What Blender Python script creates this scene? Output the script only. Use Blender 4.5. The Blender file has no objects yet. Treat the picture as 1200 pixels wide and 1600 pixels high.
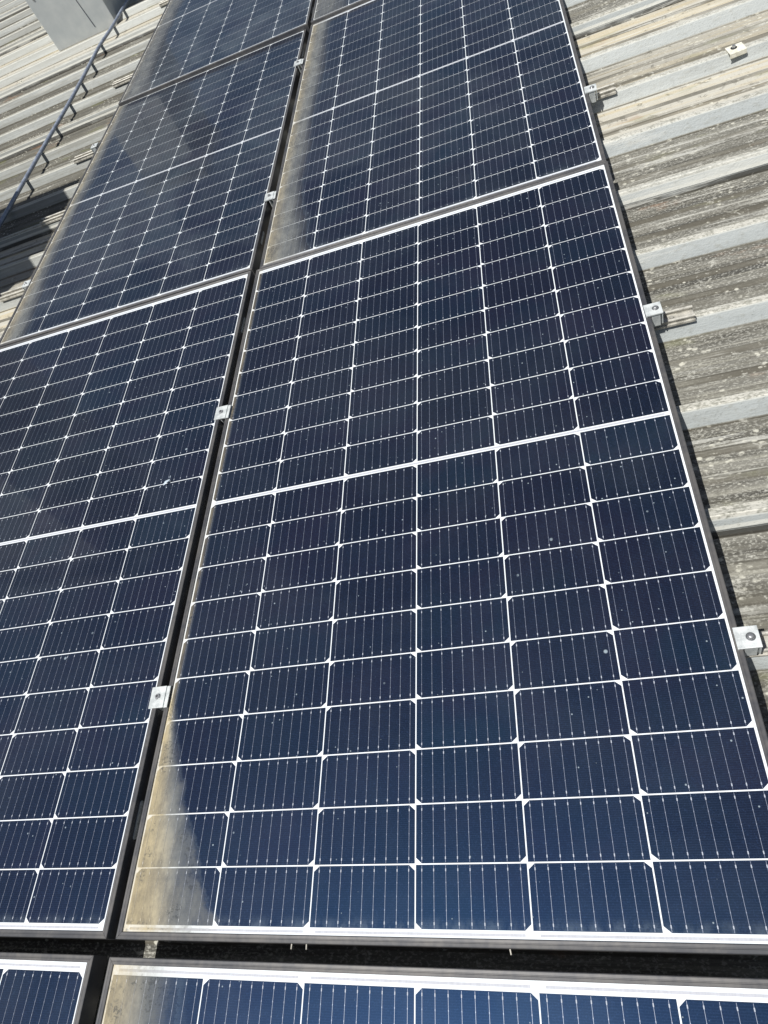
import bpy, bmesh, math, random
from mathutils import Matrix, Vector, Euler, noise as mnoise
random.seed(7)
scene = bpy.context.scene
COL = scene.collection

# ---------------------------------------------------------------- camera
cam_data = bpy.data.cameras.new('camera')
cam = bpy.data.objects.new('camera', cam_data)
COL.objects.link(cam)
right = Vector((0.93839921, 0.02997655, -0.3442504))
down = Vector((-0.16848863, -0.83008807, -0.53156879))
fwd = Vector((-0.30169275, 0.55682601, -0.77390328))
m = Matrix((( right.x, -down.x, -fwd.x, 0.85939),
            ( right.y, -down.y, -fwd.y, -0.89750),
            ( right.z, -down.z, -fwd.z, 1.09310),
            (0, 0, 0, 1)))
cam.matrix_world = m
cam_data.sensor_fit = 'VERTICAL'
cam_data.sensor_height = 36.0
cam_data.sensor_width = 27.0
cam_data.lens = 1070.24 / 1600 * 36.0
cam_data.clip_start = 0.02
cam_data.clip_end = 3000
scene.camera = cam

# ---------------------------------------------------------------- light
SUNV = Vector((-0.27, -0.34, 1.0)).normalized()        # towards the sun
EL = math.asin(SUNV.z)
world = bpy.data.worlds.new("World")
scene.world = world
world.use_nodes = True
wn = world.node_tree
bg = wn.nodes['Background']
sky = wn.nodes.new('ShaderNodeTexSky')
sky.sky_type = 'NISHITA'
sky.sun_disc = False
sky.sun_elevation = EL
sky.sun_rotation = math.atan2(SUNV.x, SUNV.y)
sky.dust_density = 1.5
sky.air_density = 1.0
wtc = wn.nodes.new('ShaderNodeTexCoord')
wmp = wn.nodes.new('ShaderNodeMapping'); wmp.inputs['Scale'].default_value = (1.0, 1.0, 2.2)
wno = wn.nodes.new('ShaderNodeTexNoise'); wno.inputs['Scale'].default_value = 3.2; wno.inputs['Detail'].default_value = 6; wno.inputs['Distortion'].default_value = 0.6
wrp = wn.nodes.new('ShaderNodeMapRange'); wrp.interpolation_type = 'SMOOTHSTEP'
wrp.inputs[1].default_value = 0.48; wrp.inputs[2].default_value = 0.72; wrp.inputs[4].default_value = 0.55
wmx = wn.nodes.new('ShaderNodeMix'); wmx.data_type = 'RGBA'
wmx.inputs[7].default_value = (9.0, 9.3, 9.6, 1)
wn.links.new(wtc.outputs['Generated'], wmp.inputs[0]); wn.links.new(wmp.outputs[0], wno.inputs['Vector'])
wn.links.new(wno.outputs[0], wrp.inputs[0]); wn.links.new(wrp.outputs[0], wmx.inputs[0])
wn.links.new(sky.outputs[0], wmx.inputs[6]); wn.links.new(wmx.outputs[2], bg.inputs[0])
bg.inputs[1].default_value = 0.05
sun_data = bpy.data.lights.new('sun', 'SUN')
sun_data.energy = 5.0
sun_data.angle = math.radians(0.55)
sun_data.color = (1.0, 0.972, 0.925)
sun = bpy.data.objects.new('sun', sun_data)
COL.objects.link(sun)
sun.rotation_euler = (-SUNV).to_track_quat('-Z', 'Y').to_euler()
scene.view_settings.view_transform = 'Standard'
scene.view_settings.look = 'None'
scene.view_settings.gamma = 1
scene.view_settings.exposure = 0.15

# ---------------------------------------------------------------- node helper
class NT:
    def __init__(s, name):
        s.mat = bpy.data.materials.new(name)
        s.mat.use_nodes = True
        s.nt = s.mat.node_tree
        s.b = s.nt.nodes['Principled BSDF']
    def new(s, t, **k):
        n = s.nt.nodes.new(t)
        for a, v in k.items():
            setattr(n, a, v)
        return n
    def put(s, sock, v):
        if hasattr(v, 'links') or isinstance(v, bpy.types.NodeSocket):
            s.nt.links.new(v, sock)
        elif isinstance(v, (tuple, list)) and sock.type == 'RGBA' and len(v) == 3:
            sock.default_value = (*v, 1)
        else:
            sock.default_value = v
    def math(s, op, a, b=None, c=None, clamp=False):
        n = s.new('ShaderNodeMath', operation=op, use_clamp=clamp)
        s.put(n.inputs[0], a)
        if b is not None: s.put(n.inputs[1], b)
        if c is not None: s.put(n.inputs[2], c)
        return n.outputs[0]
    def add(s, a, b): return s.math('ADD', a, b)
    def mul(s, a, b): return s.math('MULTIPLY', a, b)
    def sub(s, a, b): return s.math('SUBTRACT', a, b)
    def ramp(s, v, lo, hi, a=0.0, b=1.0, smooth=True):
        n = s.new('ShaderNodeMapRange')
        if smooth: n.interpolation_type = 'SMOOTHSTEP'
        s.put(n.inputs[0], v); s.put(n.inputs[1], lo); s.put(n.inputs[2], hi)
        s.put(n.inputs[3], a); s.put(n.inputs[4], b)
        return n.outputs[0]
    def mix(s, f, a, b):
        n = s.new('ShaderNodeMix', data_type='RGBA')
        s.put(n.inputs[0], f); s.put(n.inputs[6], a); s.put(n.inputs[7], b)
        return n.outputs[2]
    def coords(s):
        n = s.new('ShaderNodeTexCoord')
        return n.outputs['Object']
    def sep(s, v):
        n = s.new('ShaderNodeSeparateXYZ'); s.put(n.inputs[0], v)
        return n.outputs
    def scale(s, v, sc, off=(0, 0, 0)):
        n = s.new('ShaderNodeMapping')
        s.put(n.inputs[0], v); n.inputs['Scale'].default_value = sc
        n.inputs['Location'].default_value = off
        return n.outputs[0]
    def noise(s, v, sc, detail=3, rough=0.55, dist=0.0):
        n = s.new('ShaderNodeTexNoise')
        s.put(n.inputs['Vector'], v); n.inputs['Scale'].default_value = sc
        n.inputs['Detail'].default_value = detail
        n.inputs['Roughness'].default_value = rough
        n.inputs['Distortion'].default_value = dist
        return n.outputs[0]
    def voro(s, v, sc, rand=1.0):
        n = s.new('ShaderNodeTexVoronoi')
        s.put(n.inputs['Vector'], v); n.inputs['Scale'].default_value = sc
        n.inputs['Randomness'].default_value = rand
        return n
    def attr(s, name, typ='GEOMETRY'):
        n = s.new('ShaderNodeAttribute', attribute_name=name, attribute_type=typ)
        return n.outputs['Fac']
    def bump(s, h, strength=0.3, dist=0.001):
        n = s.new('ShaderNodeBump')
        n.inputs['Strength'].default_value = strength
        n.inputs['Distance'].default_value = dist
        s.put(n.inputs['Height'], h)
        s.nt.links.new(n.outputs[0], s.b.inputs['Normal'])
    def set(s, **k):
        for a, v in k.items():
            s.put(s.b.inputs[a.replace('_', ' ')], v)
        return s.mat

# ---------------------------------------------------------------- materials
def weathered_roof(name, pale):
    t = NT(name)
    p = t.coords()
    x, y, z = t.sep(p)[0:3]
    low = t.ramp(z, -0.0846, -0.0815, 1, 0)                  # silt collects low in the pans
    crest = t.ramp(z, -0.0525, -0.0505, 0, 1)
    streak = t.noise(t.scale(p, (1.2, 45, 45)), 1.0, 5, 0.65)
    streak2 = t.noise(t.scale(p, (2.5, 130, 130), (3, 1, 0)), 1.0, 4, 0.6)
    blot = t.noise(p, 5.0, 5, 0.6)
    fine = t.noise(t.scale(p, (0.6, 1, 1)), 260, 2, 0.6)
    mid = t.noise(t.scale(p, (0.55, 1, 1)), 70, 4, 0.7)
    v = t.voro(t.scale(p, (0.6, 1, 1)), 95)
    dens = t.ramp(t.noise(p, 9, 3, 0.5), 0.38, 0.62, 0.0, 0.42)
    spots = t.ramp(v.outputs['Distance'], t.mul(dens, 0.6), dens, 1, 0)
    spots = t.mul(spots, t.ramp(mid, 0.42, 0.6))
    zinc = t.mix(streak, (0.30, 0.325, 0.325), (0.46, 0.485, 0.475))
    zinc = t.mix(t.mul(t.ramp(mid, 0.5, 0.7), 0.45), zinc, (0.27, 0.27, 0.235))
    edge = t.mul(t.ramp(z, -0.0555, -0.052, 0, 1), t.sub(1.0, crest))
    aged = t.mul(t.ramp(x, -1.3, -0.6, 1.0, 0.0), 0.80)               # the far side is older and duller
    zinc = t.mix(t.mul(aged, t.ramp(streak, 0.35, 0.65, 1.0, 0.5)), zinc, (0.175, 0.172, 0.148))
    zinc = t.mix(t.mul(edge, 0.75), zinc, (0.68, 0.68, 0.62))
    cdirt = t.mix(t.ramp(t.add(t.mul(fine, 0.5), t.mul(mid, 0.5)), 0.44, 0.58), (0.56, 0.54, 0.47), (0.27, 0.26, 0.21))
    cdirt = t.mix(t.mul(aged, 0.6), cdirt, (0.26, 0.25, 0.21))
    zinc = t.mix(t.mul(crest, 0.8), zinc, cdirt)
    grime = t.mix(t.ramp(streak, 0.3, 0.7), (0.050, 0.048, 0.041), (0.205, 0.200, 0.174))
    grime = t.mix(t.mul(t.ramp(fine, 0.50, 0.64), 0.6), grime, (0.42, 0.415, 0.37))
    pan = t.mul(t.ramp(z, -0.0868, -0.0856, 0, 1), low)
    grime = t.mix(t.mul(pan, 0.45), grime, (0.33, 0.32, 0.27))
    grime = t.mix(t.mul(t.ramp(streak2, 0.5, 0.68), 0.4), grime, (0.36, 0.35, 0.29))
    grime = t.mix(t.mul(aged, 0.85), grime, t.mix(t.ramp(streak, 0.35, 0.6), (0.042, 0.040, 0.032), (0.105, 0.10, 0.082)))
    if pale:
        # pale bands: two of the four pans of this sheet have washed clean, the others hold some silt
        yy = t.math('MODULO', t.add(y, 3.0 - 0.796), 3.0)   # metres from the sheet's lower lap
        a1 = t.mul(t.ramp(yy, 0.24, 0.30), t.ramp(yy, 0.47, 0.52, 1, 0))
        a2 = t.ramp(yy, 0.74, 0.80)
        clean = t.math('MAXIMUM', a1, a2)
        half = t.ramp(yy, 0.40, 0.52, 0, 0.6)
        clean = t.math('MAXIMUM', clean, half)
        if pale == 2:
            clean = t.math('MAXIMUM', clean, t.ramp(yy, 0.02, 0.1, 0, 0.9))
        tan = t.mix(streak2, (0.40, 0.385, 0.325), (0.50, 0.485, 0.435))
        tan = t.mix(t.ramp(streak, 0.45, 0.62), tan, (0.45, 0.40, 0.29))
        tan = t.mix(t.mul(t.ramp(streak2, 0.55, 0.7), 0.5), tan, (0.42, 0.41, 0.36))
        grime = t.mix(clean, grime, tan)
        zinc = t.mix(t.mul(clean, 0.30), zinc, (0.60, 0.61, 0.57))
    mask = t.mul(low, t.ramp(t.add(streak, t.mul(blot, 0.3)), 0.30, 0.55, 0.80, 1.0))
    col = t.mix(mask, zinc, grime)
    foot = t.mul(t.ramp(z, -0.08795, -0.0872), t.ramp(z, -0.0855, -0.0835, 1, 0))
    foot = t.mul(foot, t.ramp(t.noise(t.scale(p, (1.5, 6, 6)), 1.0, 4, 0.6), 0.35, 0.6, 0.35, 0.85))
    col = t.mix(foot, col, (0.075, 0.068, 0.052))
    lapy = t.math('MODULO', t.add(y, 20.204), 1.0)      # dark line just below the edge of each side lap
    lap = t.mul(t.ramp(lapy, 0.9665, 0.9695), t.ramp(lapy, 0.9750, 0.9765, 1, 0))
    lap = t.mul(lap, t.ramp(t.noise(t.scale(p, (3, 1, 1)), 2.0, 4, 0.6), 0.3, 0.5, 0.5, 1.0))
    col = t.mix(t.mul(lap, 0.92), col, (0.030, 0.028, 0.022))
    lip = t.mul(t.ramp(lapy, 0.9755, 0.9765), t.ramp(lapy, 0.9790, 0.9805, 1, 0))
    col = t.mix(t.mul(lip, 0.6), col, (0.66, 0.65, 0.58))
    # run-off stains and scuffs along the ribs, of very uneven length and strength
    st = t.noise(t.scale(p, (0.7, 24, 24), (11, 3, 0)), 1.0, 7, 0.72, 0.4)
    patch = t.noise(t.scale(p, (1, 1.6, 1), (4, 4, 0)), 2.6, 4, 0.6)
    col = t.mix(t.mul(t.mul(t.ramp(st, 0.52, 0.60), t.ramp(patch, 0.40, 0.58)), t.add(t.mul(low, 0.42), 0.16)), col, (0.080, 0.074, 0.058))
    st2 = t.noise(t.scale(p, (1.6, 38, 38), (1, 9, 0)), 1.0, 6, 0.75, 0.3)
    col = t.mix(t.mul(t.mul(t.ramp(st2, 0.55, 0.62), t.ramp(patch, 0.60, 0.42)), t.sub(0.50, t.mul(aged, 0.35))), col, (0.60, 0.60, 0.55))
    scab = t.noise(t.scale(p, (0.8, 1, 1), (2, 2, 0)), 34, 6, 0.8, 0.5)
    col = t.mix(t.mul(t.ramp(scab, 0.56, 0.64), t.mul(t.add(low, 0.25), 0.50)), col, (0.10, 0.095, 0.078))
    col = t.mix(t.mul(t.ramp(scab, 0.42, 0.34), t.mul(low, t.sub(0.60, t.mul(aged, 0.45)))), col, (0.52, 0.515, 0.46))
    col = t.mix(t.mul(spots, t.mul(low, 0.75)), col, (0.56, 0.55, 0.47))
    dark = t.mul(t.ramp(fine, 0.60, 0.75), t.ramp(blot, 0.45, 0.6))
    col = t.mix(t.mul(dark, 0.45), col, (0.07, 0.07, 0.055))
    # rust blooms
    r = t.noise(t.scale(p, (3.2, 9, 9), (7, 2, 0)), 1.0, 5, 0.65)
    col = t.mix(t.mul(t.mul(t.ramp(r, 0.60, 0.72), low), 0.5), col, (0.27, 0.15, 0.085))
    g = t.noise(t.scale(p, (4, 14, 14), (2, 5, 0)), 1.0, 4, 0.6)
    col = t.mix(t.mul(t.mul(t.ramp(g, 0.58, 0.70), low), 0.30), col, (0.17, 0.18, 0.06))
    t.bump(t.add(t.mul(fine, 0.6), t.mul(mid, 1.0)), 0.75, 0.0014)
    return t.set(Base_Color=col, Roughness=t.ramp(low, 0, 1, 0.55, 0.85), Metallic=t.mul(t.sub(1.0, mask), 0.12),
                 Specular_IOR_Level=0.35)

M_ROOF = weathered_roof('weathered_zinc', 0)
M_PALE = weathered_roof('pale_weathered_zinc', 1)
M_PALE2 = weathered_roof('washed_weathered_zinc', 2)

def dusty(name, kind):
    """materials of everything that lies under the panel's glass: clear coat plus the dirt on the glass"""
    t = NT(name)
    p = t.coords()
    x, y, z = t.sep(p)[0:3]
    info = t.new('ShaderNodeObjectInfo')
    rnd = info.outputs['Random']
    shift = t.new('ShaderNodeCombineXYZ')
    t.put(shift.inputs[0], t.mul(rnd, 17.0)); t.put(shift.inputs[1], t.mul(rnd, 31.0))
    va = t.new('ShaderNodeVectorMath', operation='ADD')
    t.put(va.inputs[0], p); t.put(va.inputs[1], shift.outputs[0])
    q = va.outputs[0]
    if kind == 'cell':
        tint = t.attr('tint')
        tint2 = t.attr('shade')
        base = t.mix(tint, (0.0074, 0.0078, 0.0128), (0.0040, 0.0102, 0.0175))
        base = t.mix(t.ramp(t.noise(q, 4.5, 3, 0.6), 0.40, 0.65), base, (0.0092, 0.0074, 0.0145))
        base = t.mix(t.mul(tint2, 0.75), base, (0.0045, 0.0043, 0.0065))
        fing = t.math('SINE', t.mul(y, 2 * math.pi / 0.00305))
        base = t.mix(t.ramp(fing, 0.70, 1.0, 0, 0.35), base, (0.026, 0.036, 0.068))
        gr = t.noise(t.scale(q, (1, 1, 1)), 520, 2, 0.6)
        base = t.mix(t.ramp(gr, 0.5, 0.75, 0, 0.6), base, (0.018, 0.030, 0.066))
    elif kind == 'sheet':
        base = (0.72, 0.76, 0.79)
    elif kind == 'ribbon':
        base = t.mix(t.noise(t.scale(q, (300, 30, 1)), 1.0, 2), (0.34, 0.35, 0.39), (0.52, 0.53, 0.57))
    elif kind == 'pad':
        base = (0.38, 0.41, 0.47)
    else:
        base = (0.24, 0.27, 0.35)
    de = t.attr('dust_edge', 'OBJECT'); dc = t.attr('dust_corner', 'OBJECT')
    dh = t.attr('dust_height', 'OBJECT'); do = t.attr('dust_opacity', 'OBJECT')
    ds = t.attr('dust_softness', 'OBJECT')
    xx = t.add(x, 0.507)
    yy = t.add(y, 0.857)
    tap = t.math('POWER', t.math('MAXIMUM', t.sub(1.0, t.math('DIVIDE', yy, dh)), 0.0), 1.6)
    wob = t.noise(q, 4, 2, 0.5)
    wob2 = t.noise(q, 17, 5, 0.6)
    W = t.add(t.mul(de, t.ramp(wob, 0.3, 0.7, 0.90, 1.1, False)), t.mul(t.mul(dc, tap), t.ramp(wob2, 0.3, 0.7, 0.86, 1.12, False)))
    fine = t.noise(q, 160, 4, 0.7)
    mott = t.noise(t.scale(q, (1, 0.45, 1)), 45, 4, 0.65)
    inside = t.ramp(t.sub(W, t.add(xx, t.mul(t.sub(mott, 0.5), t.mul(ds, 0.5)))), 0.0, ds)
    depth = t.ramp(t.math('DIVIDE', xx, W), 0.30, 0.95, 1.0, 0.40)
    blot = t.noise(t.scale(q, (1, 0.35, 1)), 26, 5, 0.7)
    mask = t.mul(t.mul(inside, depth), do)
    mask = t.mul(mask, t.mul(t.ramp(t.add(mott, t.mul(fine, 0.5)), 0.50, 0.90, 0.72, 1.04), t.ramp(blot, 0.36, 0.62, 0.68, 1.0)))
    # a thin line of silt against the left frame, and an even film everywhere
    edge = t.mul(t.ramp(xx, 0.006, 0.020, 0.38, 0.0), t.ramp(mott, 0.3, 0.7, 0.5, 1.0))
    film = t.mul(t.ramp(t.noise(q, 2.6, 5, 0.65, 0.8), 0.36, 0.66, 0.000, 0.016), t.attr('film', 'OBJECT'))
    film = t.add(film, t.mul(t.ramp(yy, 0.030, 0.012, 0.0, 0.10), t.ramp(mott, 0.35, 0.65)))
    film = t.add(film, t.ramp(fine, 0.62, 0.80, 0, 0.04))
    m = t.math('MAXIMUM', t.math('MAXIMUM', mask, edge), film)
    # dried drop marks
    v = t.voro(q, 16)
    sepc = t.new('ShaderNodeSeparateColor'); t.put(sepc.inputs[0], v.outputs['Color'])
    size = t.ramp(sepc.outputs[0], 0.25, 1.0, 0.0, 0.068, False)
    drop = t.mul(t.ramp(v.outputs['Distance'], t.mul(size, 0.5), size, 1, 0), t.ramp(mott, 0.35, 0.6, 0.12, 0.60))
    v2 = t.voro(q, 70)
    sep2 = t.new('ShaderNodeSeparateColor'); t.put(sep2.inputs[0], v2.outputs['Color'])
    size2 = t.ramp(sep2.outputs[0], 0.62, 1.0, 0.0, 0.14, False)
    drop2 = t.mul(t.ramp(v2.outputs['Distance'], t.mul(size2, 0.5), size2, 1, 0), 0.55)
    m = t.math('MAXIMUM', m, t.math('MAXIMUM', drop, drop2), clamp=True)
    dcol = t.mix(t.ramp(t.add(t.math('DIVIDE', xx, t.math('MAXIMUM', W, 0.03)), t.mul(t.sub(1.0, do), 1.3)), 0.15, 0.75), (0.42, 0.350, 0.205), (0.225, 0.228, 0.205))
    dcol = t.mix(t.math('GREATER_THAN', t.math('MAXIMUM', mask, edge), 0.08), (0.42, 0.50, 0.54), dcol)
    pit = t.mul(t.ramp(fine, 0.50, 0.58), t.ramp(t.noise(q, 14, 3, 0.5), 0.50, 0.58))
    dcol = t.mix(t.mul(pit, 0.7), dcol, (0.10, 0.095, 0.07))
    clean = t.sub(1.0, m)
    base = t.mix(m, base, dcol)
    t.set(Base_Color=base, Coat_Weight=t.math('POWER', clean, 3.0), Coat_Roughness=t.ramp(m, 0, 0.4, 0.06, 0.3), Coat_IOR=1.36)
    if kind == 'cell':
        t.set(Roughness=t.ramp(m, 0.0, 0.5, 0.42, 0.8), Specular_IOR_Level=0.40, Specular_Tint=(0.10, 0.38, 1.0, 1))
    elif kind == 'wire':
        t.set(Roughness=0.42, Metallic=t.mul(clean, 0.35))
    else:
        t.set(Roughness=0.6, Specular_IOR_Level=0.25)
    return t.mat

M_CELL = dusty('silicon_cell', 'cell')
M_SHEET = dusty('white_backsheet', 'sheet')
M_RIBBON = dusty('tinned_ribbon', 'ribbon')
M_WIRE = dusty('busbar_wire', 'wire')
M_PAD = dusty('solder_pad', 'pad')

def simple(name, c1, c2, sc, rough, metal=0.0, bumpd=0.0, spec=0.5, stretch=(1, 1, 1), lo=0.35, hi=0.65, det=4):
    t = NT(name)
    p = t.scale(t.coords(), stretch)
    n = t.noise(p, sc, det, 0.6)
    n2 = t.noise(p, sc * 9, 2, 0.6)
    col = t.mix(t.ramp(t.add(t.mul(n, 0.75), t.mul(n2, 0.25)), lo, hi), c1, c2)
    if bumpd: t.bump(n2, 0.4, bumpd)
    return t.set(Base_Color=col, Roughness=rough, Metallic=metal, Specular_IOR_Level=spec)

M_FRAME = simple('dusty_black_anodised_frame', (0.058, 0.060, 0.067), (0.118, 0.113, 0.108), 11, 0.45, 0.2, 0.0001, 0.5, (1, 1, 1))
M_ALU = simple('mill_aluminium', (0.44, 0.47, 0.47), (0.70, 0.73, 0.72), 60, 0.42, 0.25, 0.0003)
M_RAIL = simple('weathered_aluminium_rail', (0.30, 0.29, 0.255), (0.56, 0.54, 0.48), 60, 0.5, 0.25, 0.0003)
M_STEEL = simple('stainless_bolt', (0.33, 0.34, 0.35), (0.5, 0.5, 0.5), 200, 0.35, 0.7)
M_DARK = simple('dark_socket', (0.02, 0.02, 0.022), (0.04, 0.04, 0.04), 50, 0.6)
M_PIPE = simple('blue_grey_conduit', (0.17, 0.20, 0.26), (0.32, 0.36, 0.43), 30, 0.40, 0.15)
M_DUCT = simple('painted_grey_metal', (0.42, 0.45, 0.455), (0.53, 0.55, 0.54), 1.8, 0.5, 0.1, 0.0, 0.4)
M_DUCT_D = simple('dark_grey_metal', (0.05, 0.06, 0.08), (0.10, 0.11, 0.13), 3, 0.5)
M_PLATE = simple('weathered_plate', (0.62, 0.60, 0.50), (0.80, 0.78, 0.68), 90, 0.6, 0.1, 0.0004)
M_TAN = simple('tan_strap', (0.62, 0.53, 0.36), (0.78, 0.70, 0.50), 40, 0.7)
M_WALL = simple('rendered_wall', (0.45, 0.43, 0.39), (0.55, 0.53, 0.49), 3, 0.9, 0, 0.002)
M_GROUND = simple('yard_concrete', (0.18, 0.175, 0.165), (0.27, 0.26, 0.245), 1.5, 0.9, 0, 0.003)
M_GUANO = simple('bird_dropping', (0.16, 0.22, 0.28), (0.60, 0.68, 0.74), 140, 0.8, lo=0.3, hi=0.6)
M_BROWN = simple('brown_timber', (0.10, 0.06, 0.04), (0.20, 0.13, 0.09), 20, 0.8)

# ---------------------------------------------------------------- mesh helpers
class MB:
    def __init__(s):
        s.v = []; s.f = []; s.m = []
    def poly(s, pts, mi=0):
        n = len(s.v); s.v += [tuple(p) for p in pts]
        s.f.append(tuple(range(n, n + len(pts)))); s.m.append(mi)
    def box(s, x0, x1, y0, y1, z0, z1, mi=0):
        n = len(s.v)
        s.v += [(x0, y0, z0), (x1, y0, z0), (x1, y1, z0), (x0, y1, z0), (x0, y0, z1), (x1, y0, z1), (x1, y1, z1), (x0, y1, z1)]
        for f in ((0, 3, 2, 1), (4, 5, 6, 7), (0, 1, 5, 4), (1, 2, 6, 5), (2, 3, 7, 6), (3, 0, 4, 7)):
            s.f.append(tuple(n + i for i in f)); s.m.append(mi)
    def cyl(s, c, r, z0, z1, seg=20, mi=0, r2=None, ax='z'):
        r2 = r if r2 is None else r2
        n = len(s.v)
        for (rr, zz) in ((r, z0), (r2, z1)):
            for i in range(seg):
                a = 2 * math.pi * i / seg
                p = (rr * math.cos(a), rr * math.sin(a))
                if ax == 'z': s.v.append((c[0] + p[0], c[1] + p[1], zz))
                elif ax == 'y': s.v.append((c[0] + p[0], zz, c[1] + p[1]))
                else: s.v.append((zz, c[0] + p[0], c[1] + p[1]))
        for i in range(seg):
            j = (i + 1) % seg
            s.f.append((n + i, n + j, n + seg + j, n + seg + i)); s.m.append(mi)
        s.f.append(tuple(n + i for i in reversed(range(seg)))); s.m.append(mi)
        s.f.append(tuple(n + seg + i for i in range(seg))); s.m.append(mi)
    def build(s, name, mats, parent=None, bevel=0.0, smooth=False):
        me = bpy.data.meshes.new(name)
        me.from_pydata(s.v, [], s.f)
        for mt in (mats if isinstance(mats, (list, tuple)) else [mats]): me.materials.append(mt)
        me.polygons.foreach_set('material_index', s.m)
        bm = bmesh.new(); bm.from_mesh(me)
        bmesh.ops.recalc_face_normals(bm, faces=bm.faces)
        if bevel:
            ed = [e for e in bm.edges if len(e.link_faces) == 2 and e.calc_face_angle(0) > 0.6]
            bmesh.ops.bevel(bm, geom=ed, offset=bevel, segments=2, affect='EDGES', profile=0.6)
        bm.to_mesh(me); bm.free()
        if smooth:
            me.polygons.foreach_set('use_smooth', [True] * len(me.polygons))
        o = bpy.data.objects.new(name, me)
        COL.objects.link(o)
        if parent: o.parent = parent
        return o

def tag(o, label=None, cat=None, group=None, kind=None):
    if label: o['label'] = label
    if cat: o['category'] = cat
    if group: o['group'] = group
    if kind: o['kind'] = kind
    return o

def empty(name, loc, rot=(0, 0, 0)):
    o = bpy.data.objects.new(name, None)
    o.empty_display_size = 0.1
    COL.objects.link(o)
    o.location = loc; o.rotation_euler = rot
    return o

def copy_tree(o, parent=None):
    c = o.copy(); COL.objects.link(c); c.parent = parent
    for ch in list(o.children): copy_tree(ch, c)
    return c

# ---------------------------------------------------------------- setting
g = MB()
g.poly([(-900, -900, -5.5), (900, -900, -5.5), (900, 900, -5.5), (-900, 900, -5.5)])
tag(g.build('ground', M_GROUND), kind='structure')

ZC, ZV = -0.050, -0.088
RX0, RX1 = -8.0, 6.0
LAP0 = -0.204
def crest_y(k): return 0.046 + 0.25 * k

def profile(y0, n_ribs):
    """side view of one sheet from its lower lap rib (centre y0) to the upper lap rib"""
    pts = []
    def flank(c, s):       # crest centre c, s=+1 far side (going up) , s=-1 near side
        a = [(s * 0.0065, ZC), (s * 0.0082, ZC - 0.0008), (s * 0.0096, ZC - 0.003), (s * 0.0295, ZV + 0.004), (s * 0.0312, ZV + 0.001), (s * 0.0340, ZV)]
        return [(c + u, w) for u, w in a]
    # lapped lip over the rib below, standing a little proud and ending on the near flank
    lift = 0.0040
    pts += [(y0 - 0.0245, ZV + 0.0120 + lift * 0.5), (y0 - 0.0135, ZC - 0.0060 + lift), (y0 - 0.0105, ZC - 0.0010 + lift),
            (y0 - 0.0085, ZC + lift), (y0 - 0.002, ZC + lift * 0.7), (y0 + 0.003, ZC + 0.0013), (y0 + 0.0065, ZC + 0.0012)]
    pts += flank(y0, 1)[1:]
    for i in range(n_ribs):
        a = y0 + 0.25 * i; b = a + 0.25
        mid = (a + b) / 2
        for off in (-0.032, 0.032):
            c = mid + off
            pts += [(c - 0.011, ZV), (c - 0.004, ZV + 0.0028), (c + 0.004, ZV + 0.0028), (c + 0.011, ZV)]
        fl = list(reversed(flank(b, -1)))
        if i < n_ribs - 1:
            pts += fl + flank(b, 1)
        else:
            pts += fl + [(b + 0.010, ZC)]        # slips under the next sheet
    return pts

def sheet_mesh(y0, seed):
    prof = profile(y0, 4)
    xs = [RX0 + i * 0.125 for i in range(int((RX1 - RX0) / 0.125) + 1)]
    mb = MB(); n = len(prof)
    for x in xs:
        for j, (y, z) in enumerate(prof):
            d = mnoise.noise(Vector((x * 1.3, y * 2.5, seed))) * 0.0012
            lip = max(0.0, 1 - j / 3.0) * mnoise.noise(Vector((x * 3.1, seed * 3.0, 2.0))) * 0.0022
            mb.v.append((x, y + lip * 0.5 + mnoise.noise(Vector((x * 0.9, seed, 5.0))) * 0.0008, z + (0 if z > -0.06 and j > 8 else d * 0.5) + abs(lip)))
    for i in range(len(xs) - 1):
        for j in range(n - 1):
            a = i * n + j
            mb.f.append((a, a + n, a + n + 1, a + 1)); mb.m.append(0)
    return mb

roof = empty('factory_roof', (0, 0, 0))
tag(roof, 'weathered ribbed metal roof carrying all the solar panels, with washed pale sheets between lichen grey ones', 'roof')
for k in range(-3, 9):
    y0 = LAP0 + k
    pale = (k % 3 == 1)
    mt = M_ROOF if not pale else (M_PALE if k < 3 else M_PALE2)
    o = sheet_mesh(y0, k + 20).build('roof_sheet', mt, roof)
    if pale: o['label'] = 'pale washed roof sheet with cream streaks'
for (a, b_, c, d) in ((RX0 + 0.1, RX1 - 0.1, -3.1, -2.9), (RX0 + 0.1, RX1 - 0.1, 8.55, 8.75), (RX0 + 0.1, RX0 + 0.3, -2.9, 8.55), (RX1 - 0.3, RX1 - 0.1, -2.9, 8.55)):
    w = MB(); w.box(a, b_, c, d, -5.5, -0.10); w.build('wall', M_WALL, roof)

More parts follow.
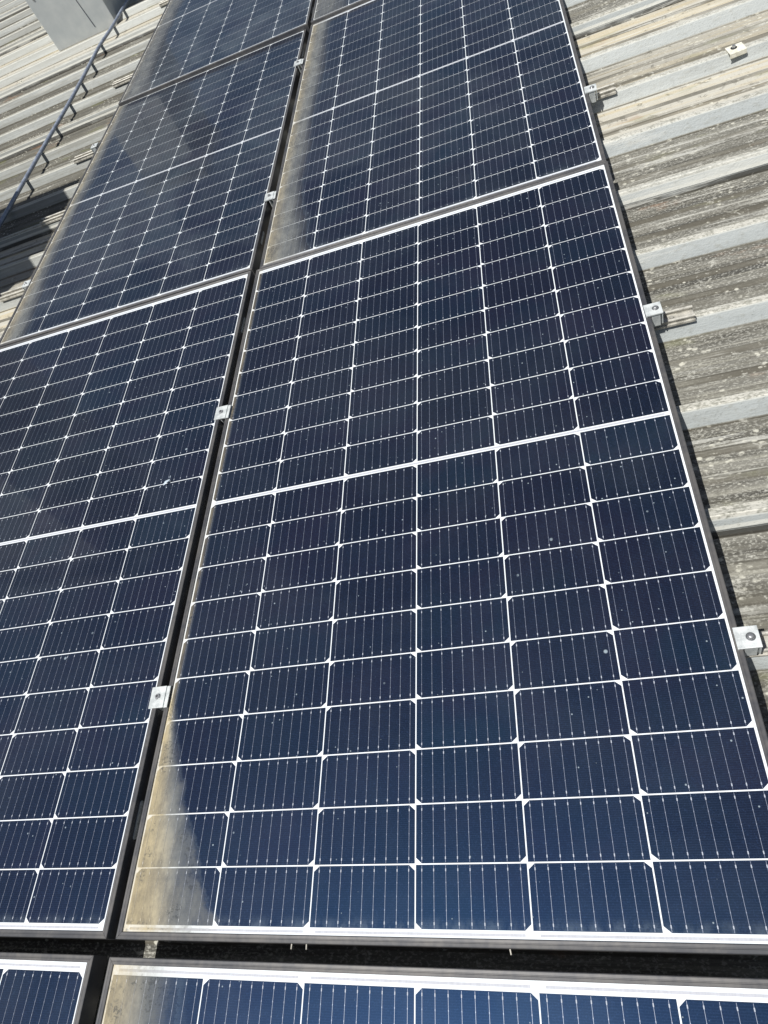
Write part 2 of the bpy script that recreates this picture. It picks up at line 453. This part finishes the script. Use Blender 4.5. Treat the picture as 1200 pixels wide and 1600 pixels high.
# ---------------------------------------------------------------- solar panel
PX, PY, MG = 0.168, 0.08432, 0.00895
XL, XR = -0.517, 0.517
YB, YT = -0.8666, 0.8696
FW = 0.0105      # visible width of the frame's top face
CELL_TINTS = []
def make_panel():
    root = empty('solar_panel', (0, 0, 0))
    # frame: four mitred sides with an outer wall, a rounded top lip and a lower flange
    fr = MB()
    corners = [(XL, YB), (XR, YB), (XR, YT), (XL, YT)]
    sec = [(0.0, -0.0335), (0.0, 0.0001), (0.0004, 0.0009), (0.0014, 0.0014), (0.0046, 0.0013), (0.0052, 0.0009), (0.0060, 0.0009), (0.0066, 0.0013),
           (FW - 0.0008, 0.0014), (FW, 0.0009), (FW, -0.0006), (0.0022, -0.0008), (0.0022, -0.0318), (0.026, -0.0318), (0.026, -0.0335)]
    for i in range(4):
        a = Vector(corners[i]); b = Vector(corners[(i + 1) % 4])
        d = (b - a).normalized(); nrm = Vector((-d.y, d.x))
        n0 = len(fr.v)
        for e, base in ((0, a), (1, b)):
            for (off, z) in sec:
                sgn = 1 if e == 0 else -1
                q = base + nrm * off + d * sgn * (off + 0.00025)
                fr.v.append((q.x, q.y, z))
        L = len(sec)
        for j in range(L):
            k = (j + 1) % L
            fr.f.append((n0 + j, n0 + k, n0 + L + k, n0 + L + j)); fr.m.append(0)
        fr.f.append(tuple(n0 + j for j in range(L))); fr.m.append(0)
        fr.f.append(tuple(n0 + L + j for j in reversed(range(L)))); fr.m.append(0)
    fo = fr.build('frame', M_FRAME, root)
    # drain slots in the long sides: an oval rim around a dark hole
    for sx in (1, -1):
        for yy in (-0.683, -0.66 + 1.3):
            sl = MB()
            for ri, ro, xo in ((0.0032, 0.0048, 0.0009),):
                N = 12
                ring = []
                for rr in (ri, ro):
                    pts = []
                    for i in range(2 * N):
                        a = math.pi * (i if i < N else i) / (N - 0.5) if False else 2 * math.pi * i / (2 * N)
                        yo = 0.028 if math.cos(a) > 0 else -0.028
                        pts.append((rr * math.cos(a) + yo, rr * math.sin(a)))
                    ring.append(pts)
                n0 = len(sl.v)
                X = (XR if sx > 0 else XL)
                for pts in ring:
                    for (u, v_) in pts: sl.v.append((X + sx * xo, yy + u, -0.016 + v_))
                for i in range(2 * N):
                    j = (i + 1) % (2 * N)
                    sl.f.append((n0 + i, n0 + j, n0 + 2 * N + j, n0 + 2 * N + i)); sl.m.append(0)
                # rim thickness back to the frame wall
                n1 = len(sl.v)
                for (u, v_) in ring[1]: sl.v.append((X - sx * 0.0002, yy + u, -0.016 + v_))
                for i in range(2 * N):
                    j = (i + 1) % (2 * N)
                    sl.f.append((n0 + 2 * N + i, n0 + 2 * N + j, n1 + j, n1 + i)); sl.m.append(0)
                n2 = len(sl.v)
                for (u, v_) in ring[0]: sl.v.append((X + sx * 0.0003, yy + u, -0.016 + v_))
                sl.f.append(tuple(range(n2, n2 + 2 * N))); sl.m.append(0)
            sl.build('drain_slot', [M_ALU, M_DARK], root)
    # laminate
    bs = MB()
    bs.box(XL + 0.004, XR - 0.004, YB + 0.004, YT - 0.004, -0.0050, -0.0009)
    bs.build('backsheet', M_SHEET, root)
    # ribbons in the end margins and across the middle
    z = -0.0006
    def ribbon(x0, x1, y0, y1):
        rb = MB(); rb.poly([(x0, y0, z), (x1, y0, z), (x1, y1, z), (x0, y1, z)])
        rb.build('ribbon', M_RIBBON, root)
    ribbon(-0.495, 0.495, -0.0022, 0.0022)
    for yy in (YT - FW - 0.0068, YB + FW + 0.0048):
        for c in range(3):
            x0 = (c * 2 - 3) * PX + 0.010
            ribbon(x0, x0 + 2 * PX - 0.020, yy - 0.0016, yy + 0.0016)
    # cells
    ce = MB(); tint = []; shade = []
    wi = MB()
    rr = random.Random(3)
    zc, zw = -0.0005, -0.0002
    gx, gy, ch = 0.00105, 0.00098, 0.0090
    for half in (1, -1):
        for c in range(6):
            ctint = rr.random()
            for j in range(10):
                x0 = (c - 3) * PX + gx; x1 = (c - 2) * PX - gx
                ya = half * (MG / 2 + j * PY + (0.0 if j == 0 else -0.001)); yb = half * (MG / 2 + (j + 1) * PY - 0.001)
                y0, y1 = min(ya, yb) + (gy if not (j == 0 and half == 1) else 0.0004), max(ya, yb) - (gy if not (j == 0 and half == -1) else 0.0004)
                top = (c % 2 == 1) == (half == 1)
                if top:
                    pts = [(x0, y0), (x1, y0), (x1, y1 - ch * 0.85), (x1 - ch, y1), (x0 + ch, y1), (x0, y1 - ch * 0.85)]
                else:
                    pts = [(x0 + ch, y0), (x1 - ch, y0), (x1, y0 + ch * 0.85), (x1, y1), (x0, y1), (x0, y0 + ch * 0.85)]
                ce.poly([(px, py, zc) for px, py in pts])
                tint.append(min(1, max(0, 0.55 * ctint + 0.45 * rr.random()))); shade.append(rr.random())
                for b in range(9):
                    xb = x0 + (b + 0.5) * (x1 - x0) / 9
                    hw = 0.00025
                    ins = 0.0010
                    ylo, yhi = y0 + ins, y1 - ins
                    wi.poly([(xb - hw, ylo, zw), (xb + hw, ylo, zw), (xb + hw, yhi, zw), (xb - hw, yhi, zw)])
                    for (f, hh, ww) in ((0.085, 0.0019, 0.00075), (0.285, 0.0009, 0.00045), (0.5, 0.0009, 0.00045), (0.715, 0.0009, 0.00045), (0.915, 0.0019, 0.00075)):
                        yc = y0 + f * (y1 - y0)
                        wi.poly([(xb - ww, yc - hh, zw + 0.0001), (xb + ww, yc - hh, zw + 0.0001), (xb + ww, yc + hh, zw + 0.0001), (xb - ww, yc + hh, zw + 0.0001)], 1 if hh > 0.001 else 0)
    co = ce.build('cell_grid', M_CELL, root)
    a = co.data.attributes.new('tint', 'FLOAT', 'FACE'); a.data.foreach_set('value', tint)
    a = co.data.attributes.new('shade', 'FLOAT', 'FACE'); a.data.foreach_set('value', shade)
    wo = wi.build('busbars', [M_WIRE, M_PAD], root)
    return root

panels = [
    # dx, dy, z, rx, ry, rz, dust(edge, corner, height, opacity, softness, film), label
    (0.000, 0.000, 0.000, 0, 0, 0, (0.004, 0.185, 0.50, 0.96, 0.022, 1.0), 'large central solar panel with a fan of tan dirt in its lower left corner'),
    (-1.0480, -0.0005, 0.0080, -0.0012, -0.0053, 0.0010, (0.0, 0.0, 0.5, 0.0, 0.01, 1.0), 'solar panel left of the central one, marked by a smeared white bird dropping'),
    (0.0015, 1.7583, -0.0133, -0.0006, 0.0008, -0.0024, (0.120, 0.07, 0.45, 0.74, 0.07, 2.2), 'solar panel directly above the central one, with a grey dust band along its left edge'),
    (-1.0585, 1.7688, -0.0137, -0.0046, -0.0042, -0.0026, (0.100, 0.06, 0.5, 0.74, 0.08, 4.0), 'left solar panel whose outer edge runs beside the conduit and the dark shadow'),
    (0.0027, -1.7605, 0.0085, 0, 0, 0, (0.165, 0.05, 0.5, 0.84, 0.12, 1.4), 'solar panel cut off by the photo bottom, right of the gap, dusty upper left corner'),
    (-1.0640, -1.7590, 0.0070, 0, 0, 0, (0.0, 0.0, 0.5, 0.0, 0.01, 1.0), 'sliver of a clean solar panel in the bottom left corner of the photo'),
    (-1.0412, 3.4861, -0.0026, 0, 0, 0, (0.160, 0.05, 0.6, 0.62, 0.10, 7.5), 'farthest solar panel at the top left, next to the white ventilation housing'),
    (0.0080, 3.4880, -0.0030, 0, 0, 0, (0.130, 0.08, 0.6, 0.55, 0.08, 5.0), 'small corner of a dusty solar panel at the top centre, right of the column gap'),
]
proto = make_panel()
for i, (dx, dy, z, rx, ry, rz, dust, label) in enumerate(panels):
    o = proto if i == 0 else copy_tree(proto)
    o.location = (dx + 0.504, dy, z)
    o.rotation_euler = (rx, -ry, rz)
    tag(o, label, 'solar panel', 'solar panels laid in two columns on the roof')
    for ch in o.children:
        if ch.name.split('.')[0] in ('backsheet', 'ribbon', 'cell_grid', 'busbars'):
            for nme, val in zip(('dust_edge', 'dust_corner', 'dust_height', 'dust_opacity', 'dust_softness', 'film'), dust):
                ch[nme] = float(val)

# ---------------------------------------------------------------- mini rails on the rib crests
def make_rail(L):
    root = empty('mounting_rail', (0, 0, 0))
    b = MB()
    b.box(-L / 2, L / 2, -0.0185, 0.0185, 0.0002, 0.0022)
    b.box(-L / 2, L / 2, -0.0185, -0.0172, -0.0035, 0.0002)
    b.build('base_plate', M_RAIL, root, 0.0004)
    for s in (-1, 1):
        r = MB()
        # rounded upstand: a low wall with a bead on top, its end rounded
        r.box(-L / 2 + 0.002, L / 2 - 0.002, s * 0.0135 - 0.0015, s * 0.0135 + 0.0015, 0.0022, 0.0095)
        r.cyl((s * 0.0135, 0.0105), 0.0034, -L / 2 + 0.002, L / 2 - 0.001, 12, ax='x')
        r.build('upstand', M_RAIL, root)
    for xs_ in (-L / 2 + 0.030, L / 2 - 0.045):
        sc = MB()
        sc.cyl((xs_, 0.0), 0.0075, 0.0020, 0.0034, 18)
        sc.cyl((xs_, 0.0), 0.0046, 0.0030, 0.0072, 6)
        sc.build('screw', M_RAIL, root)
    return root
rail_proto = None
def rail(x0, x1, k, label, zoff=0.0):
    r = make_rail(x1 - x0)
    r.location = ((x0 + x1) / 2, crest_y(k) - 0.001, ZC + 0.0008)
    tag(r, label, 'mounting rail', 'short rails screwed to the roof ribs')
    return r
rail(0.80, 1.112, 1, 'rail stub on a rib beside the middle of the central panel right edge')
rail(0.80, 1.135, -2, 'rail stub at the right border of the photo under the nearest edge clamp')
rail(0.80, 1.102, 5, 'rail stub beside the panel above the central one, at the pale cream roof')
for k, lab in ((-2, 'rail stub hidden in the column gap under the nearest gap clamp'), (1, 'rail stub in the column gap under the clamp at the middle of the photo height'),
               (5, 'rail stub in the column gap under the second farthest gap clamp'), (9, 'rail stub in the column gap under the farthest gap clamp')):
    rail(-0.17, 0.12, k, lab)
for k, x0, lab in ((5, -1.262, 'rail stub at the lower left, partly outside the dark shadow, beside the white clamp'), (7, -1.250, 'rail stub at the left, at the tip of the dark box shadow'),
                   (9, -1.245, 'rail stub left of the panel corner where three sunlit ribs meet the left panel'), (12, -1.245, 'rail stub on a rib left of the farthest left panel, near its lower corner'),
                   (16, -1.200, 'rail stub near the top of the photo between conduit and farthest panel')):
    rail(x0, -0.92, k, lab)

# ---------------------------------------------------------------- clamps
def make_mid_clamp():
    root = empty('gap_clamp', (0, 0, 0))
    b = MB()       # Z profile: high plate over the left frame and the gap, a groove, a lower lip on the right frame
    b.box(-0.0250, 0.0085, -0.0215, 0.0215, 0.0022, 0.0062)
    b.box(0.0088, 0.0165, -0.0215, 0.0215, 0.0016, 0.0042)
    b.build('clamp_plate', M_ALU, root, 0.0006)
    st = MB()
    st.box(-0.0085, -0.0060, -0.0205, 0.0205, -0.0300, 0.0021); st.box(0.0045, 0.0070, -0.0205, 0.0205, -0.0300, 0.0021)
    st.box(-0.0059, 0.0044, -0.0205, 0.0205, -0.0300, -0.0275)
    st.build('clamp_leg', M_ALU, root)
    bo = MB()
    bo.cyl((-0.0075, 0.001), 0.0062, 0.0062, 0.0068, 24, 0)
    bo.cyl((-0.0075, 0.001), 0.0050, 0.0068, 0.0098, 24, 0, 0.0044)
    bo.cyl((-0.0075, 0.001), 0.0024, 0.0098, 0.0100, 6, 1)
    bo.build('bolt', [M_STEEL, M_DARK], root, 0.0)
    return root
mc = make_mid_clamp()
for i, (x, y, z, rz, lab) in enumerate((
        (-0.0200, -0.462, 0.0020, 0.01, 'nearest silver clamp in the gap between the two panel columns, lowest in the photo'),
        (-0.0165, 0.286, 0.0020, -0.02, 'silver clamp in the column gap beside the upper half of the central panel'),
        (-0.0225, 1.283, -0.0115, 0.0, 'silver clamp in the column gap above the joint of four panels'),
        (-0.0230, 2.262, -0.0110, 0.0, 'farthest and smallest silver clamp in the column gap near the top edge'))):
    o = mc if i == 0 else copy_tree(mc)
    o.location = (x, y, z); o.rotation_euler = (0, 0, rz)
    tag(o, lab, 'panel clamp', 'clamps in the gap between the panel columns')

def make_end_clamp():
    root = empty('edge_clamp', (0, 0, 0))     # origin on the panel's outer top edge, x pointing away from the panel
    b = MB()
    b.box(-0.0085, 0.0255, -0.0175, 0.0175, 0.0018, 0.0056)
    b.box(-0.0085, -0.0055, -0.0175, 0.0175, 0.0014, 0.0018)
    b.build('clamp_plate', M_ALU, root, 0.0007)
    c = MB()
    c.box(0.0020, 0.0200, -0.0160, 0.0165, -0.0305, 0.0017)
    c.box(0.0226, 0.0252, -0.0165, 0.0165, -0.0265, 0.0017)
    c.build('clamp_block', M_ALU, root, 0.0006)
    bo = MB()
    bo.cyl((0.0130, 0.0), 0.0070, 0.0056, 0.0064, 24, 0)
    bo.cyl((0.0130, 0.0), 0.0058, 0.0064, 0.0088, 24, 0, 0.0050)
    bo.cyl((0.0130, 0.0), 0.0050, 0.0088, 0.0102, 24, 0, 0.0026)
    bo.build('bolt', M_STEEL, root, 0.0, True)
    return root
ec = make_end_clamp()
for i, (x, y, z, rz, lab) in enumerate((
        (1.0215, -0.463, 0.0008, 0.0, 'nearest edge clamp with a round bolt head, at the right border of the photo'),
        (1.0200, 0.281, 0.0008, 0.02, 'pale edge clamp at the right side of the upper half of the central panel'),
        (1.0220, 1.268, -0.0128, -0.05, 'rounded worn edge clamp on the right side of the panel above the central one'),
        (-1.0735, 1.262, -0.0125, math.pi, 'small white clamp on the outer left edge of the left panel, beside the shadow'),
        (-1.0770, 2.262, -0.0110, math.pi, 'tiny clamp on the outer left edge of the left panel, near its upper corner'))):
    o = ec if i == 0 else copy_tree(ec)
    o.location = (x, y, z); o.rotation_euler = (0, 0, rz)
    tag(o, lab, 'panel clamp', 'clamps on the outer panel edges')

# ---------------------------------------------------------------- small fittings
fp = empty('roof_fixing', (1.427, crest_y(5) - 0.006, ZC + 0.0015), (0, 0, 0.10))
tag(fp, 'small cream saddle plate with a nut, alone on a pale rib at the upper right', 'fixing plate')
b = MB(); b.box(-0.022, 0.022, -0.021, 0.021, 0.0, 0.003)
b.box(-0.022, 0.022, -0.023, -0.021, -0.010, 0.003)
b.build('plate', M_PLATE, fp, 0.0008)
b = MB(); b.cyl((-0.004, 0.004), 0.0085, 0.003, 0.0042, 20, 1); b.cyl((-0.004, 0.004), 0.0050, 0.0042, 0.010, 6, 0); b.build('nut', [M_STEEL, M_DARK], fp)

# tie tails in the gap below the central panel
tie = MB(); tie.cyl((0.0, 0.0), 0.0012, -0.0075, 0.0, 10); tie.cyl((0.0, 0.0), 0.0022, 0.0, 0.0020, 10)
t0 = tie.build('cable_tie', M_RAIL)
ties = [(0.050, 'tie tail in the dark gap, nearest the dirty lower left corner of the central panel'), (0.296, 'left one of two close tie tails in the gap under the second cell column border'),
        (0.321, 'right one of two close tie tails in the gap under the second cell column border'), (0.634, 'single tie tail in the gap right of the middle of the photo')]
for i, (x, lab) in enumerate(ties):
    o = t0 if i == 0 else t0.copy()
    if i: COL.objects.link(o)
    o.location = (x, -0.8660, -0.028); o.rotation_euler = (math.radians(-96), 0, 0.1 * (i - 1))
    tag(o, lab, 'cable tie', 'cable tie tails poking from under the central panel')

# roof screw on the left
scr = MB(); scr.cyl((0, 0), 0.012, 0.0, 0.0025, 18); scr.cyl((0, 0), 0.007, 0.0025, 0.009, 6)
s0 = scr.build('roofing_screw', M_PLATE)
for i, (x, k, lab) in enumerate(((-2.20, 15, 'pale roofing screw on a rib at the far left, below the cream strip'), (-2.42, 19, 'roofing screw on the washed sheet left of the white housing'))):
    o = s0 if i == 0 else s0.copy()
    if i: COL.objects.link(o)
    o.location = (x, crest_y(k), ZC + 0.001)
    tag(o, lab, 'screw', 'screws through the roof ribs')

# conduit lying across the ribs on the left
pts = [(-1.545, 0.8), (-1.540, 1.30), (-1.538, 1.82), (-1.541, 2.25), (-1.543, 2.75), (-1.542, 3.10), (-1.560, 3.60), (-1.566, 3.75), (-1.550, 4.00), (-1.548, 4.30), (-1.535, 4.8), (-1.52, 5.6)]
cu = bpy.data.curves.new('conduit', 'CURVE'); cu.dimensions = '3D'; cu.bevel_depth = 0.0095; cu.bevel_resolution = 6; cu.resolution_u = 6
sp = cu.splines.new('BEZIER'); sp.bezier_points.add(len(pts) - 1)
for bp_, (x, y) in zip(sp.bezier_points, pts):
    bp_.co = (x, y, ZC + 0.0115); bp_.handle_left_type = bp_.handle_right_type = 'AUTO'
tmp = bpy.data.objects.new('tmp', cu); COL.objects.link(tmp)
dg = bpy.context.evaluated_depsgraph_get()
me = bpy.data.meshes.new_from_object(tmp.evaluated_get(dg)); me.name = 'conduit'
bpy.data.objects.remove(tmp)
me.materials.clear(); me.materials.append(M_PIPE)
co = bpy.data.objects.new('conduit', me); COL.objects.link(co)
tag(co, 'blue grey conduit lying across the roof ribs at the left', 'conduit')

# ---------------------------------------------------------------- ventilation housings
def housing(name_label, x0, x1, y0, y1, h, rz=0.0, seam=True):
    root = empty('ventilation_housing', ((x0 + x1) / 2, y0, ZV))
    root.rotation_euler = (0, 0, rz)
    W = (x1 - x0) / 2; D = y1 - y0
    b = MB(); b.box(-W, W, 0, D, 0.0, h)
    b.build('casing', M_DUCT, root, 0.004)
    c = MB(); c.box(-W - 0.04, W + 0.04, -0.04, D + 0.04, h + 0.002, h + 0.05)
    c.build('cap', M_DUCT, root, 0.004)
    if seam:
        s = MB()
        s.poly([(W - 0.150, -0.0015, 0.04), (W - 0.144, -0.0015, 0.04), (W - 0.144 - 0.10, -0.0015, h - 0.05), (W - 0.150 - 0.10, -0.0015, h - 0.05)])
        s.build('seam', M_DUCT_D, root)
        k = MB(); k.cyl((-W + 0.055, 0.30), 0.006, -0.004, 0.0, 12, ax='y'); k.build('rivet', M_STEEL, root)
    tag(root, name_label, 'ventilation housing')
    return root
housing('pale grey metal housing standing on the roof at the top left, behind the conduit', -2.085, -1.607, 4.222, 4.80, 1.15)
housing('tall housing beyond the left border that throws the dark shadow beside the left panel', -2.45, -1.70, 0.93, 1.585, 1.62, 0, False)

# ---------------------------------------------------------------- bird droppings on the glass
def splat(x, y, z, rx, ry, ang, seed, label):
    r_ = random.Random(seed); mb = MB()
    N = 26
    def blob(cx, cy, a, b, rot, jag):
        top = []; bot = []
        for i in range(N):
            t_ = 2 * math.pi * i / N
            r = 1 + jag * (r_.random() - 0.5) * 2
            u, v = a * r * math.cos(t_), b * r * math.sin(t_)
            X = cx + u * math.cos(rot) - v * math.sin(rot); Y = cy + u * math.sin(rot) + v * math.cos(rot)
            bot.append((X, Y, 0.0)); top.append((cx + (X - cx) * 0.7, cy + (Y - cy) * 0.7, 0.0005))
        n = len(mb.v); mb.v.extend(bot + top)
        for i in range(N):
            j = (i + 1) % N
            mb.f.append((n + i, n + j, n + N + j, n + N + i)); mb.m.append(0)
        mb.f.append(tuple(n + N + i for i in range(N))); mb.m.append(0)
    blob(0, 0, rx, ry, ang, 0.35)
    for i in range(7):
        a = r_.random() * 6.3; d = rx * (0.9 + r_.random() * 1.2)
        blob(math.cos(a) * d, math.sin(a) * d, rx * 0.12 * (0.5 + r_.random()), rx * 0.10, a, 0.3)
    o = mb.build('bird_dropping', M_GUANO)
    o.location = (x, y, z)
    return tag(o, label, 'bird dropping')
splat(-0.139, 0.086, 0.0132, 0.0105, 0.0038, 0.75, 4, 'smeared whitish bird dropping on the panel left of the column gap')
splat(-0.124, 2.108, -0.0215, 0.0055, 0.005, 0.2, 9, 'tiny white dropping near the top of the left panel beside the column gap')
